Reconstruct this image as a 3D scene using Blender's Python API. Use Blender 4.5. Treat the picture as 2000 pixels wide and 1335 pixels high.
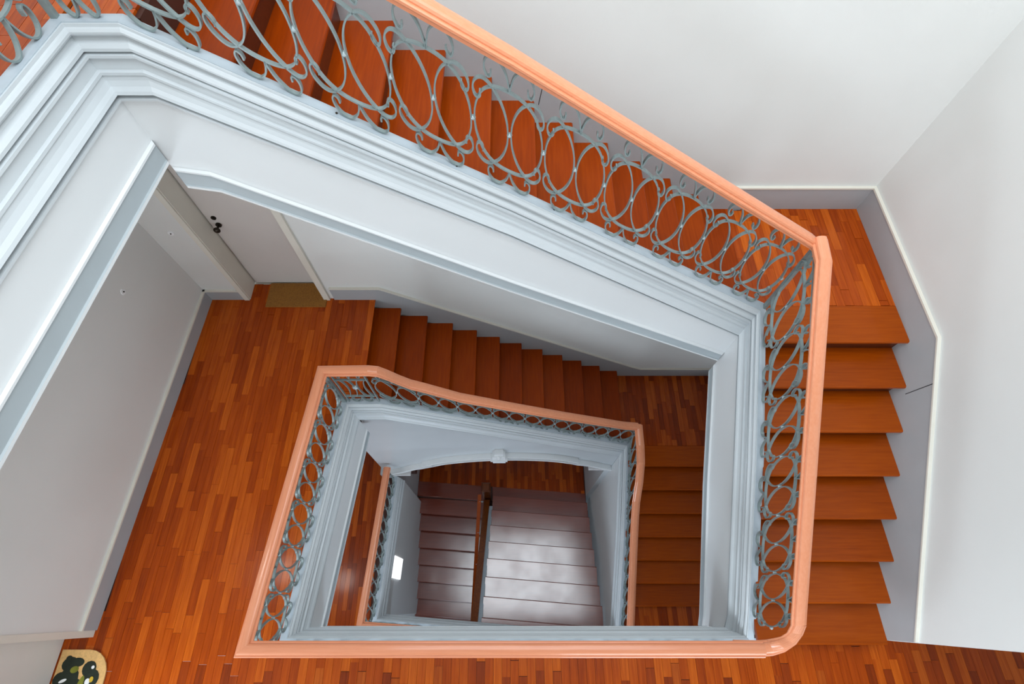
import bpy, math, random
from mathutils import Vector

random.seed(7)
S = bpy.context.scene
COL = S.collection
for o in list(bpy.data.objects):
    bpy.data.objects.remove(o)

# ------------------------------------------------------------------ camera
CZ = 7.5                                   # camera height above the lowest corridor floor
cd = bpy.data.cameras.new('camera')
cd.sensor_width = 36.0
cd.lens = 36.0 * 1003.0 / 2000.0
cd.shift_x = 0.004
cd.clip_start = 0.02
cam = bpy.data.objects.new('camera', cd)
cam.location = (0, 0, CZ)
cam.rotation_euler = (math.atan(517.5 / 1003.0), 0, 0)
COL.objects.link(cam)
S.camera = cam

# ------------------------------------------------------------------ world, light, exposure
W = bpy.data.worlds.new('sky')
S.world = W
W.use_nodes = True
bg = W.node_tree.nodes['Background']
bg.inputs[0].default_value = (0.86, 0.93, 1.0, 1)
bg.inputs[1].default_value = 0.8


def area(name, loc, rot, sx, sy, power, col):
    d = bpy.data.lights.new(name, 'AREA')
    d.shape = 'RECTANGLE'
    d.size, d.size_y, d.energy, d.color = sx, sy, power, col
    o = bpy.data.objects.new(name, d)
    o.location, o.rotation_euler = loc, rot
    COL.objects.link(o)
    return o


area('skylight_daylight', (0.4, 0.95, CZ + 2.05), (0, 0, 0), 4.4, 2.9, 190, (0.86, 0.94, 1.0))
R90 = math.radians(90)
area('front_fill_light', (1.6, -2.25, CZ - 3.55), (R90, 0, 0), 2.2, 0.9, 48, (0.80, 0.91, 1.0))  # added fill from the front, brightens the left corridor wall
area('recess_fill_light', (-3.33, -1.65, CZ - 3.55), (R90, 0, -R90), 1.1, 0.9, 74, (0.78, 0.90, 1.0))  # added fill in an invented opening, lifts the right fascia and front floor
area('upper_fill_light', (0.2, -2.25, CZ + 0.5), (R90, 0, 0), 3.8, 1.7, 42, (1.0, 0.98, 0.95))  # added fill before a solid front wall, brightens the top rear wall
area('bottom_fill_light', (-0.2, -2.25, CZ - 8.6), (R90, 0, 0), 3.0, 1.2, 24, (0.70, 0.85, 1.0))  # added fill, no entrance is built; lightens the walls by the bottom steps
area('lower_fill_light', (-0.6, -2.25, CZ - 6.95), (R90, 0, 0), 3.0, 0.9, 88, (0.74, 0.86, 1.0))  # added fill without a window behind it, lights the arched wall

S.view_settings.view_transform = 'Standard'
S.view_settings.look = 'None'
S.view_settings.gamma = 1.0
S.view_settings.use_curve_mapping = False
S.view_settings.exposure = 0.0


# ------------------------------------------------------------------ materials
def lin(c):
    return tuple(((v / 255) / 12.92 if v / 255 <= 0.04045 else ((v / 255 + 0.055) / 1.055) ** 2.4) for v in c)


def mat_base(name):
    m = bpy.data.materials.new(name)
    m.use_nodes = True
    nt = m.node_tree
    return m, nt, nt.nodes['Principled BSDF']


def paint(name, rgb, rough=0.5, var=0.04, bump=0.0, scale=6.0, metal=0.0):
    m, nt, b = mat_base(name)
    tc = nt.nodes.new('ShaderNodeTexCoord')
    n = nt.nodes.new('ShaderNodeTexNoise')
    n.inputs['Scale'].default_value = scale
    n.inputs['Detail'].default_value = 4
    nt.links.new(tc.outputs['Object'], n.inputs['Vector'])
    r = nt.nodes.new('ShaderNodeValToRGB')
    c = lin(rgb)
    r.color_ramp.elements[0].position, r.color_ramp.elements[1].position = 0.3, 0.7
    r.color_ramp.elements[0].color = tuple(v * (1 - var) for v in c) + (1,)
    r.color_ramp.elements[1].color = tuple(min(1, v * (1 + var)) for v in c) + (1,)
    nt.links.new(n.outputs['Fac'], r.inputs['Fac'])
    nt.links.new(r.outputs['Color'], b.inputs['Base Color'])
    b.inputs['Roughness'].default_value = rough
    b.inputs['Metallic'].default_value = metal
    if bump:
        n2 = nt.nodes.new('ShaderNodeTexNoise')
        n2.inputs['Scale'].default_value = 90
        nt.links.new(tc.outputs['Object'], n2.inputs['Vector'])
        bp = nt.nodes.new('ShaderNodeBump')
        bp.inputs['Strength'].default_value = bump
        bp.inputs['Distance'].default_value = 0.004
        nt.links.new(n2.outputs['Fac'], bp.inputs['Height'])
        nt.links.new(bp.outputs['Normal'], b.inputs['Normal'])
    return m


def wood(name, dark, mid, light, axis='Y', rough=0.3, rand='object', spread=0.55, coat=0.3, grain=1.0, cior=1.5, spec=0.3, crough=0.12):
    """polished timber: fine grain along one axis, tone shifting from piece to piece"""
    m, nt, b = mat_base(name)
    L = nt.links
    tc = nt.nodes.new('ShaderNodeTexCoord')
    mp = nt.nodes.new('ShaderNodeMapping')
    sc = {'X': (1.2, 22, 22), 'Y': (22, 1.2, 22), 'Z': (22, 22, 1.2)}[axis]
    mp.inputs['Scale'].default_value = sc
    L.new(tc.outputs['Object'], mp.inputs['Vector'])
    oi = nt.nodes.new('ShaderNodeObjectInfo')
    gi = nt.nodes.new('ShaderNodeNewGeometry')
    rnd = oi.outputs['Random'] if rand == 'object' else gi.outputs['Random Per Island']
    mul = nt.nodes.new('ShaderNodeMath')
    mul.operation = 'MULTIPLY'
    mul.inputs[1].default_value = 40
    L.new(rnd, mul.inputs[0])
    add = nt.nodes.new('ShaderNodeVectorMath')
    add.operation = 'ADD'
    L.new(mp.outputs['Vector'], add.inputs[0])
    L.new(mul.outputs[0], add.inputs[1])
    n = nt.nodes.new('ShaderNodeTexNoise')
    n.inputs['Scale'].default_value = 3.0
    n.inputs['Detail'].default_value = 6
    n.inputs['Roughness'].default_value = 0.6
    L.new(add.outputs[0], n.inputs['Vector'])
    mr = nt.nodes.new('ShaderNodeMath')
    mr.operation = 'MULTIPLY_ADD'
    mr.inputs[1].default_value = spread
    L.new(rnd, mr.inputs[0])
    g = nt.nodes.new('ShaderNodeMath')
    g.operation = 'MULTIPLY_ADD'
    g.inputs[1].default_value = 0.9 * grain
    g.inputs[2].default_value = 0.05 - spread / 2 + (0.9 - 0.9 * grain) / 2
    L.new(n.outputs['Fac'], g.inputs[0])
    L.new(g.outputs[0], mr.inputs[2])
    r = nt.nodes.new('ShaderNodeValToRGB')
    r.color_ramp.elements[0].position, r.color_ramp.elements[1].position = 0.12, 0.9
    r.color_ramp.elements[0].color = lin(dark) + (1,)
    r.color_ramp.elements[1].color = lin(light) + (1,)
    e = r.color_ramp.elements.new(0.5)
    e.color = lin(mid) + (1,)
    L.new(mr.outputs[0], r.inputs['Fac'])
    L.new(r.outputs['Color'], b.inputs['Base Color'])
    b.inputs['Roughness'].default_value = rough
    b.inputs['Coat Weight'].default_value = coat
    b.inputs['Coat Roughness'].default_value = crough
    b.inputs['Coat IOR'].default_value = cior
    b.inputs['Specular IOR Level'].default_value = spec
    if cior > 1.6:                          # worn lacquer: the gloss comes and goes
        n3 = nt.nodes.new('ShaderNodeTexNoise')
        n3.inputs['Scale'].default_value = 3.2
        n3.inputs['Detail'].default_value = 3
        L.new(tc.outputs['Object'], n3.inputs['Vector'])
        mr3 = nt.nodes.new('ShaderNodeMapRange')
        mr3.inputs['From Min'].default_value, mr3.inputs['From Max'].default_value = 0.35, 0.62
        mr3.inputs['To Min'].default_value, mr3.inputs['To Max'].default_value = 0.68, 1.0
        L.new(n3.outputs['Fac'], mr3.inputs['Value'])
        L.new(mr3.outputs['Result'], b.inputs['Coat Weight'])
    bp = nt.nodes.new('ShaderNodeBump')
    bp.inputs['Strength'].default_value = 0.06
    bp.inputs['Distance'].default_value = 0.003
    L.new(n.outputs['Fac'], bp.inputs['Height'])
    L.new(bp.outputs['Normal'], b.inputs['Normal'])
    return m


M = {}
M['wall'] = paint('wall_paint', (226, 227, 224), 0.75, 0.015, 0.08, 2.0)
M['fascia'] = paint('white_paint', (221, 224, 225), 0.6, 0.012, 0.0, 2.0)
M['mould'] = paint('moulding_paint', (196, 202, 205), 0.40, 0.02, 0.0, 3.0)
M['band'] = paint('grey_band_paint', (170, 179, 183), 0.5, 0.02)
M['plate'] = paint('plate_paint', (172, 183, 191), 0.42, 0.05, 0.0, 14)
M['skirt'] = paint('skirting_paint', (172, 176, 179), 0.5, 0.02)
M['cream'] = paint('cream_edge_paint', (226, 222, 210), 0.5, 0.02)
M['ceiling'] = paint('ceiling_paint', (232, 231, 228), 0.8, 0.01)
M['iron'] = paint('painted_iron', (130, 144, 144), 0.40, 0.08, 0.0, 30, 0.15)
M['rivet'] = paint('rivet_paint', (176, 190, 194), 0.35, 0.05, 0.0, 30, 0.2)
M['rail'] = wood('handrail_wood_along_x', (212, 128, 88), (224, 146, 108), (232, 162, 128), 'X', 0.30, 'object', 0.12, 0.35, 0.7)
M['rail_y'] = wood('handrail_wood_along_y', (212, 128, 88), (224, 146, 108), (232, 162, 128), 'Y', 0.30, 'object', 0.12, 0.35, 0.7)
M['tread_y'] = wood('tread_wood_along_y', (112, 36, 0), (142, 52, 0), (168, 70, 2), 'Y', 0.34, 'object', 0.22, 0.05, 0.8, 1.5, 0.12)
M['tread_x'] = wood('tread_wood_along_x', (122, 46, 0), (152, 64, 2), (176, 82, 6), 'X', 0.30, 'object', 0.22, 0.10, 0.8, 1.5, 0.15)
M['tread_red'] = wood('red_tread_wood', (92, 30, 14), (118, 44, 22), (138, 58, 32), 'X', 0.24, 'object', 0.2, 1.0, 0.7, 2.0, 0.3, 0.17)
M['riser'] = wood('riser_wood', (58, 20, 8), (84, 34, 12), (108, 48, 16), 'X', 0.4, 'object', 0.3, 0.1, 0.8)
M['plank'] = wood('parquet_strip', (124, 40, 0), (168, 68, 4), (208, 102, 22), 'Y', 0.26, 'object', 0.38, 0.18, 0.8, 1.5, 0.15)
M['plank_far'] = wood('parquet_strip_joined', (100, 32, 2), (146, 56, 6), (190, 92, 22), 'Y', 0.26, 'island', 0.5, 0.2, 0.75, 1.5, 0.15)
M['floorbase'] = paint('floor_base', (62, 24, 8), 0.6, 0.1)
M['newel'] = wood('dark_newel_wood', (50, 18, 6), (92, 42, 12), (134, 72, 22), 'Y', 0.3, 'object', 0.3, 0.4)
M['coir'] = paint('coir', (150, 100, 38), 0.95, 0.25, 0.8, 90)
M['mat_beige'] = paint('beige_mat', (214, 168, 106), 0.9, 0.12, 0.5, 60)
M['mat_dark'] = paint('mat_print_dark_green', (24, 32, 16), 0.85, 0.2, 0.2, 40)
M['mat_green'] = paint('mat_print_olive', (116, 116, 26), 0.85, 0.25, 0.2, 24)
M['mat_white'] = paint('mat_print_white', (226, 224, 222), 0.85, 0.05)
M['mat_yellow'] = paint('mat_print_yellow', (196, 160, 40), 0.85, 0.1)
M['bronze'] = paint('dark_bronze', (52, 46, 38), 0.35, 0.1, 0.0, 40, 0.8)
M['door'] = paint('door_paint', (214, 208, 203), 0.5, 0.012)
M['gap'] = paint('dark_gap', (20, 16, 14), 0.9, 0.05)
M['white'] = paint('white_plastic', (246, 247, 248), 0.3, 0.01)


def lampmat(name, col, strength):
    m, nt, b = mat_base(name)
    b.inputs['Base Color'].default_value = (1, 1, 1, 1)
    b.inputs['Emission Color'].default_value = col + (1,)
    b.inputs['Emission Strength'].default_value = strength
    return m


M['lit'] = lampmat('lit_panel', (0.97, 0.98, 1.0), 1.1)
M['lamp'] = lampmat('lamp_glass', (1.0, 0.97, 0.92), 16.0)


# ------------------------------------------------------------------ mesh helpers (z = CZ - h, h = depth below the camera)
def P(x, y, h):
    return Vector((x, y, CZ - h))


class MB:
    def __init__(self):
        self.v, self.f, self.m = [], [], []

    def add(self, vs, fs, mi=0):
        n = len(self.v)
        self.v += [Vector(a) for a in vs]
        self.f += [tuple(i + n for i in f) for f in fs]
        self.m += [mi] * len(fs)

    def box(self, a, b, mi=0):
        (x0, y0, z0), (x1, y1, z1) = a, b
        self.add([(x0, y0, z0), (x1, y0, z0), (x1, y1, z0), (x0, y1, z0), (x0, y0, z1), (x1, y0, z1), (x1, y1, z1), (x0, y1, z1)],
                 [(0, 3, 2, 1), (4, 5, 6, 7), (0, 1, 5, 4), (1, 2, 6, 5), (2, 3, 7, 6), (3, 0, 4, 7)], mi)

    def hexa(self, bot, top, mi=0):
        """two rings of points, bottom and top, any count"""
        n = len(bot)
        self.add(list(bot) + list(top), [tuple(range(n - 1, -1, -1)), tuple(range(n, 2 * n))] +
                 [(i, (i + 1) % n, n + (i + 1) % n, n + i) for i in range(n)], mi)

    def prism(self, poly, h0, h1, mi=0):
        """plan polygon between depths h0 (top) and h1 (bottom)"""
        self.hexa([P(x, y, h1) for x, y in poly], [P(x, y, h0) for x, y in poly], mi)

    def strip(self, pts, n, w, t, mi=0, closed=False):
        """flat bar: width w along n, thickness t in the plane"""
        k = len(pts)
        vs, fs = [], []
        for i, p in enumerate(pts):
            a = pts[(i - 1) % k] if (closed or i > 0) else p
            b = pts[(i + 1) % k] if (closed or i < k - 1) else p
            d = (b - a).normalized()
            q = d.cross(n).normalized()
            for sw, st in ((-1, -1), (1, -1), (1, 1), (-1, 1)):
                vs.append(p + n * (sw * w / 2) + q * (st * t / 2))
        for i in range(k if closed else k - 1):
            j = (i + 1) % k
            for e in range(4):
                f = (e + 1) % 4
                fs.append((4 * i + e, 4 * i + f, 4 * j + f, 4 * j + e))
        if not closed:
            fs += [(0, 3, 2, 1), (4 * k - 4, 4 * k - 3, 4 * k - 2, 4 * k - 1)]
        self.add(vs, fs, mi)

    def ball(self, c, r, sx=1, sy=1, sz=1, nu=8, nv=5, mi=0):
        vs = [Vector((0, 0, -r * sz))]
        for j in range(1, nv):
            a = -math.pi / 2 + math.pi * j / nv
            for i in range(nu):
                b = 2 * math.pi * i / nu
                vs.append(Vector((r * sx * math.cos(a) * math.cos(b), r * sy * math.cos(a) * math.sin(b), r * sz * math.sin(a))))
        vs.append(Vector((0, 0, r * sz)))
        fs = [(0, 1 + (i + 1) % nu, 1 + i) for i in range(nu)]
        for j in range(nv - 2):
            for i in range(nu):
                a, b = 1 + j * nu + i, 1 + j * nu + (i + 1) % nu
                fs.append((a, b, b + nu, a + nu))
        t = len(vs) - 1
        fs += [(t, t - nu + i, t - nu + (i + 1) % nu) for i in range(nu)]
        self.add([v + Vector(c) for v in vs], fs, mi)

    def cyl(self, a, b, r0, r1=None, n=12, mi=0):
        a, b = Vector(a), Vector(b)
        r1 = r0 if r1 is None else r1
        d = (b - a).normalized()
        u = d.orthogonal().normalized()
        w = d.cross(u)
        ring = lambda c, r: [c + (u * math.cos(2 * math.pi * i / n) + w * math.sin(2 * math.pi * i / n)) * r for i in range(n)]
        self.hexa(ring(a, r0), ring(b, r1), mi)

    def build(self, name, mats, parent=None, smooth=False, base=None):
        me = bpy.data.meshes.new(name)
        off = Vector(base) if base is not None else (parent_world(parent) if parent else Vector((0, 0, 0)))
        me.from_pydata([tuple(v - off) for v in self.v], [], self.f)
        for m in (mats if isinstance(mats, (list, tuple)) else [mats]):
            me.materials.append(m)
        if len(me.materials) > 1:
            me.polygons.foreach_set('material_index', self.m)
        if smooth:
            me.polygons.foreach_set('use_smooth', [True] * len(self.f))
        me.update()
        o = bpy.data.objects.new(name, me)
        COL.objects.link(o)
        if parent:
            o.parent = parent
            if base is not None:
                o.location = off - parent_world(parent)
        else:
            o.location = off
        return o


def parent_world(o):
    v = Vector((0, 0, 0))
    while o:
        v += o.location
        o = o.parent
    return v


def tag(o, label, cat, group=None, kind=None):
    o['label'] = label
    o['category'] = cat
    if group:
        o['group'] = group
    if kind:
        o['kind'] = kind
    return o


def thing(name, loc, label, cat, group=None):
    o = bpy.data.objects.new(name, None)
    o.empty_display_size = 0.1
    o.location = loc
    COL.objects.link(o)
    return tag(o, label, cat, group)


def struct(o, label, cat):
    return tag(o, label, cat, None, 'structure')


def inward(d):
    return Vector((d.y, -d.x, 0)).normalized()


def mitres(pts):
    """horizontal mitre vector (to the right of travel) at every path point"""
    out = []
    n = len(pts)
    for i in range(n):
        a = inward(pts[i] - pts[i - 1]) if i > 0 else None
        b = inward(pts[i + 1] - pts[i]) if i < n - 1 else None
        if a is None:
            out.append(b)
        elif b is None:
            out.append(a)
        else:
            s = (a + b)
            s = s / max(0.25, s.dot(a))
            out.append(s)
    return out


def sweep(mb, pts, mit, prof, segmat=None, closed=False, caps=True):
    """profile of (d to the right, z) swept along pts with the given mitre vectors"""
    k, n = len(prof), len(pts)
    vs = []
    for p, m in zip(pts, mit):
        for d, z in prof:
            vs.append(p + m * d + Vector((0, 0, z)))
    e = k if closed else k - 1
    for j in range(e):
        j2 = (j + 1) % k
        fs = [(i * k + j, i * k + j2, (i + 1) * k + j2, (i + 1) * k + j) for i in range(n - 1)]
        base = len(mb.v) if j == 0 else base
        if j == 0:
            mb.v += vs
        mb.f += [tuple(q + base for q in f) for f in fs]
        mb.m += [segmat[j] if segmat else 0] * len(fs)
    if closed and caps:
        mb.f += [tuple(base + i for i in range(k)), tuple(base + (n - 1) * k + i for i in range(k - 1, -1, -1))]
        mb.m += [0, 0]


def catmull(pts, sub=5):
    out = []
    n = len(pts)
    for i in range(n - 1):
        p0, p1, p2, p3 = pts[max(0, i - 1)], pts[i], pts[i + 1], pts[min(n - 1, i + 2)]
        for s in range(sub):
            t = s / sub
            out.append(tuple(0.5 * ((2 * b) + (c - a) * t + (2 * a - 5 * b + 4 * c - d) * t * t + (3 * b - a - 3 * c + d) * t ** 3)
                             for a, b, c, d in zip(p0, p1, p2, p3)))
    out.append(tuple(pts[-1]))
    return out


# ------------------------------------------------------------------ levels (depth below camera) and plan
F2, L2, F1, L1, F0, G = 1.16, 3.10, 4.44, 6.365, 7.49, 9.20
YB, XR = 2.79, 2.75                       # back wall, right wall
XL = lambda y: -3.02 - 0.033 * (2.79 - y)  # left wall leans in plan

# the moulding line (outer edge of the string moulding), one spiral from the top floor down
SP = [(-1.79, -0.30, 1.09), (-1.574, 1.829, 1.09), (-1.37, 1.829, 1.09), (0.02, 1.822, 1.925), (1.735, 1.81, 3.03),
      (1.745, 0.92, 3.57), (1.772, -0.05, 4.26), (1.775, -0.21, 4.37),
      (-1.635, -0.21, 4.37), (-1.459, 1.631, 4.37), (-1.15, 1.633, 4.37), (1.49, 1.790, 6.27),
      (1.475, 0.75, 6.93), (1.40, -0.20, 7.36), (1.385, -0.38, 7.42), (-1.68, -0.145, 7.42), (-1.585, 1.66, 7.42)]
SPV = [P(*p) for p in SP]
SPM = mitres(SPV)

# ------------------------------------------------------------------ walls, floors, ceilings
mb = MB()
HT = -2.1                                 # ceiling of the top floor
dx0, dx1, dh0 = -2.62, -1.864, 2.40       # doorway on the middle floor
mb.box(P(-3.4, YB, 12.4), P(dx0, YB + 0.14, HT))
mb.box(P(dx1, YB, 12.4), P(XR + 0.3, YB + 0.14, HT))
mb.box(P(dx0, YB, dh0), P(dx1, YB + 0.14, HT))
mb.box(P(dx0, YB, 12.4), P(dx1, YB + 0.14, F1 + 0.03))
struct(mb.build('wall_back', M['wall']), 'smooth off-white rear wall behind the stair flights', 'wall')
mb = MB()
mb.box(P(XR, -0.215, 12.4), P(XR + 0.3, YB, HT))
struct(mb.build('wall_right', M['wall']), 'smooth off-white wall beside the steps on the right', 'wall')


def left_wall(h0, h1):
    m_ = MB()
    m_.prism([(XL(-0.155), -0.155), (XL(YB), YB), (-3.5, YB), (-3.5, -0.155)], h0, h1)
    return m_


struct(left_wall(1.64, F1).build('wall_left', M['wall']), 'off-white corridor wall of the middle floor on the left', 'wall')
struct(left_wall(HT, F2).build('wall_left.001', M['wall']), 'off-white corridor wall of the top floor on the left', 'wall')
struct(left_wall(5.0, 12.4).build('wall_left.002', M['wall']), 'off-white corridor wall of the lower floor on the left', 'wall')
# the recess with a second door at the end of the left wall
mb = MB()
mb.box(P(-3.5, -2.3, F1), P(-3.345, -2.2, 1.64))
mb.box(P(-3.5, -1.1, F1), P(-3.345, -0.20, 1.64))
mb.box(P(-3.5, -2.2, F1), P(-3.345, -1.1, 4.0))
mb.box(P(-3.5, -2.2, 3.1), P(-3.345, -1.1, 1.64))  # leaves an invented opening behind the recess fill lamp
struct(mb.build('wall_left.003', M['wall']), 'recessed off-white wall in the lower left corner beside the printed mat', 'wall')
mb = MB()
mb.box(P(-3.345, -0.2, F1), P(-3.112, -0.155, 1.64))
struct(mb.build('trim_1', M['cream']), 'white door casing at the end of the left corridor wall', 'trim')
mb = MB()
mb.box(P(-3.344, -1.06, F1 - 0.01), P(-3.315, -0.205, 2.35))
struct(mb.build('door_2', M['door']), 'plain white door in the lower left recess behind the printed mat', 'door')


# front wall with one invented opening to let light in, far side corridor walls (behind the camera)
def front_wall(h0, h1, wins, name, label):
    m_ = MB()
    y0, y1 = -2.45, -2.3
    xs = -3.5
    for (a, b, t, bt) in wins:
        m_.box(P(xs, y0, h1), P(a, y1, h0))
        m_.box(P(a, y0, t), P(b, y1, h0))
        m_.box(P(a, y0, h1), P(b, y1, bt))
        xs = b
    m_.box(P(xs, y0, h1), P(4.8, y1, h0))
    struct(m_.build(name, M['wall']), label, 'wall')


front_wall(HT, 12.4, [(0.5, 2.7, 3.1, 4.0)], 'wall_front', 'off-white front wall with one invented opening, behind the viewer')
mb = MB()
mb.box(P(4.8, -2.45, 12.4), P(4.95, YB + 0.14, HT))
struct(mb.build('wall_right.001', M['wall']), 'end wall of the front corridors far to the right', 'wall')
mb = MB()
sk = (-1.8, 2.6, -0.5, 2.4)
mb.box(P(-3.5, -2.45, HT), P(sk[0], YB + 0.14, HT - 0.15))
mb.box(P(sk[1], -2.45, HT), P(4.95, YB + 0.14, HT - 0.15))
mb.box(P(sk[0], -2.45, HT), P(sk[1], sk[2], HT - 0.15))
mb.box(P(sk[0], sk[3], HT), P(sk[1], YB + 0.14, HT - 0.15))
struct(mb.build('ceiling', M['ceiling']), 'white top ceiling with a rectangular skylight opening over the well', 'ceiling')


def at_x(a, b, y):
    t = (y - a[1]) / (b[1] - a[1])
    return a[0] + (b[0] - a[0]) * t


# floor slabs: corridor on the left, corridor along the front
def slab(i, htop, hbot, fl, bl, back, fr, name, label, top_mat, ceil_mat, xr=4.8):
    m_ = MB()
    e = 0.02                              # set back behind the fascia
    yl = fl[1]
    yb_ = bl[1] + 0.16
    poly = [(XL(-0.3) - 0.25, yl), (fl[0] - e, yl), (bl[0] - e, bl[1] - 0.02), (bl[0] - e, yb_), (back, yb_), (back, YB), (XL(YB), YB), (XL(-0.155), -0.155), (-3.33, -0.2)]
    m_.prism(poly, htop + 0.012, hbot)
    m_.prism([(-3.345, -2.3), (xr, -2.3), (xr, fr[1] - e), (fr[0], fr[1] - e), (fl[0] - e, yl - e)], htop + 0.012, hbot)
    if i == 2:
        m_.prism([(1.44, fr[1] - 0.05), (XR, fr[1] - 0.05), (XR, 0.02), (1.46, 0.02)], htop + 0.012, hbot)
    return struct(m_.build(name, top_mat), label, 'floor')


slab(0, F2, 1.63, SP[0], SP[1], -1.40, (4.8, -0.30), 'floor', 'timber top floor seen only in the upper left corner', M['floorbase'], M['ceiling'])
slab(1, F1, 4.98, SP[8], SP[9], -1.40, SP[7], 'floor.001', 'orange-brown parquet of the middle floor on the left and along the bottom', M['floorbase'], M['ceiling'])
slab(2, F0, 7.95, SP[15], SP[16], -1.40, SP[14], 'floor.002', 'dark parquet of the lower floor seen down the well', M['floorbase'], M['ceiling'])
# plastered undersides
for i, (hb, fl, bl, fr) in enumerate(((1.63, SP[0], SP[1], (4.8, -0.30)), (4.98, SP[8], SP[9], SP[7]))):
    mb = MB()
    mb.prism([(XL(-0.155), -0.155), (fl[0] - 0.03, fl[1]), (bl[0] - 0.03, bl[1]), (-1.5, YB), (XL(YB), YB)], hb, hb + 0.02)
    mb.prism([(-3.345, -2.3), (4.8, -2.3), (4.8, fr[1] - 0.03), (fl[0] - 0.03, fl[1] - 0.03)], hb, hb + 0.02)
    struct(mb.build('ceiling.%03d' % (i + 1), M['ceiling']), ['white underside of the top floor over the left corridor', 'white underside of the middle floor over the lower corridor'][i], 'ceiling')


# ------------------------------------------------------------------ parquet strips
PW = 0.062
plank_mesh = {}


def plank(length, key):
    if key not in plank_mesh:
        m_ = MB()
        w, l, z = PW / 2 - 0.0007, length / 2 - 0.0007, 0.0
        m_.hexa([(-w, -l, -0.012), (w, -l, -0.012), (w, l, -0.012), (-w, l, -0.012)], [(-w, -l, -z), (w, -l, -z), (w, l, -z), (-w, l, -z)])
        me = bpy.data.meshes.new('parquet_strip')
        me.from_pydata([tuple(v) for v in m_.v], [], m_.f)
        me.materials.append(M['plank'])
        plank_mesh[key] = me
    return plank_mesh[key]


def parquet(parent, h, cols, rank=None, cap=300, joined=False, seed=1):
    """cols: list of (x, y0, y1); strips run away from the viewer (along y)"""
    rng = random.Random(seed)
    items = []
    for x, y0, y1 in cols:
        y = y0 - rng.random() * 0.4
        while y < y1 - 0.01:
            l = rng.choice((0.35, 0.4, 0.45, 0.5, 0.55))
            a, b = max(y, y0), min(y + l, y1)
            if b - a > 0.03:
                items.append((x, (a + b) / 2, b - a))
            y += l
    if rank:
        items.sort(key=rank)
    single = [] if joined else items[:cap]
    rest = items if joined else items[cap:]
    for x, y, l in single:
        q = round(l, 2)
        o = bpy.data.objects.new('parquet_strip', plank(q, q))
        COL.objects.link(o)
        o.parent = parent
        o.location = P(x, y, h + rng.random() * 0.0006) - parent_world(parent)
    if rest:
        m_ = MB()
        for x, y, l in rest:
            w, b = PW / 2 - 0.0008, l / 2 - 0.0008
            c = P(x, y, h)
            m_.box(c + Vector((-w, -b, -0.012)), c + Vector((w, b, 0)))
        o = m_.build('parquet_strips', M['plank_far'], parent)
        o['kind'] = 'stuff'


fl = {o.name: o for o in COL.objects if o.name.startswith('floor')}
cols = []
x = -3.33 + PW / 2
while x < 4.5:
    yt = None
    if x < -1.372:
        edge = at_x(SP[8], SP[9], 0)
        if x < SP[8][0] - 0.02:
            y1 = YB if x > XL(YB) else (-0.155 + (YB + 0.155) * max(0.0, min(1.0, (x - XL(-0.155)) / (XL(YB) - XL(-0.155)))))
            if x < XL(-0.155):
                y1 = -0.2
            if dx0 < x < dx1:
                y1 = YB + 0.17
            cols.append((x, -0.75, y1))
        else:
            cols.append((x, -0.75, -0.23))
            xe = SP[8][0] + (x - SP[8][0])
            t = (x + 0.02 - SP[8][0]) / (SP[9][0] - SP[8][0])
            ys = SP[8][1] + (SP[9][1] - SP[8][1]) * min(1.0, t)
            if x > SP[9][0] - 0.03:
                ys = SP[9][1] + 0.03
            cols.append((x, ys + 0.02, YB if x > dx1 else YB + 0.17))
    else:
        cols.append((x, -0.75, -0.215))
    x += PW
parquet(fl['floor.001'], F1, cols, rank=lambda i: (0 if i[1] > -0.55 and i[0] < 3.2 else 1, abs(i[0]) if i[1] < -0.25 else 0), seed=3)
# top floor, the little that shows
cols = [(-2.9 + PW * k, 1.2, 2.75) for k in range(20) if -2.9 + PW * k < -1.66] + [(-1.64 + PW * k, 1.88, 2.75) for k in range(4)]
parquet(fl['floor'], F2, cols, cap=120, seed=5)
parquet(fl['floor'], F2, [(-3.1 + PW * k, -0.35, 1.2) for k in range(22)], joined=True, seed=11)
# lower floor, too small to pick apart: joined
cols = [(-3.05 + PW * k, -0.3, 2.7) for k in range(22) if -3.05 + PW * k < -1.75] + [(-1.3 + PW * k, -1.2, -0.42) for k in range(43)] + [(1.47 + PW * k, -1.2, 0.02) for k in range(21)]
parquet(fl['floor.002'], F0, cols, joined=True, seed=6)

# ------------------------------------------------------------------ string mouldings, fascias, grey bands
PROF = [(0.0, 0.0), (0.010, 0.0), (0.011, -0.011), (0.018, -0.014), (0.024, -0.022), (0.024, -0.030), (0.016, -0.040), (0.002, -0.046),
        (0.010, -0.056), (0.024, -0.064), (0.033, -0.076), (0.034, -0.087), (0.018, -0.092), (0.018, -0.097), (0.040, -0.098), (0.041, -0.108), (0.028, -0.112),
        (0.034, -0.156), (0.047, -0.160), (0.048, -0.171), (0.043, -0.174), (0.047, -0.192), (0.055, -0.212), (0.066, -0.226), (0.071, -0.238),
        (0.060, -0.244), (0.040, -0.248), (0.042, -0.254), (0.068, -0.256), (0.068, -0.266), (0.048, -0.270)]


def run(i0, i1, name, label):
    m_ = MB()
    sweep(m_, SPV[i0:i1 + 1], SPM[i0:i1 + 1], PROF)
    return struct(m_.build(name, M['mould']), label, 'moulding')


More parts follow.
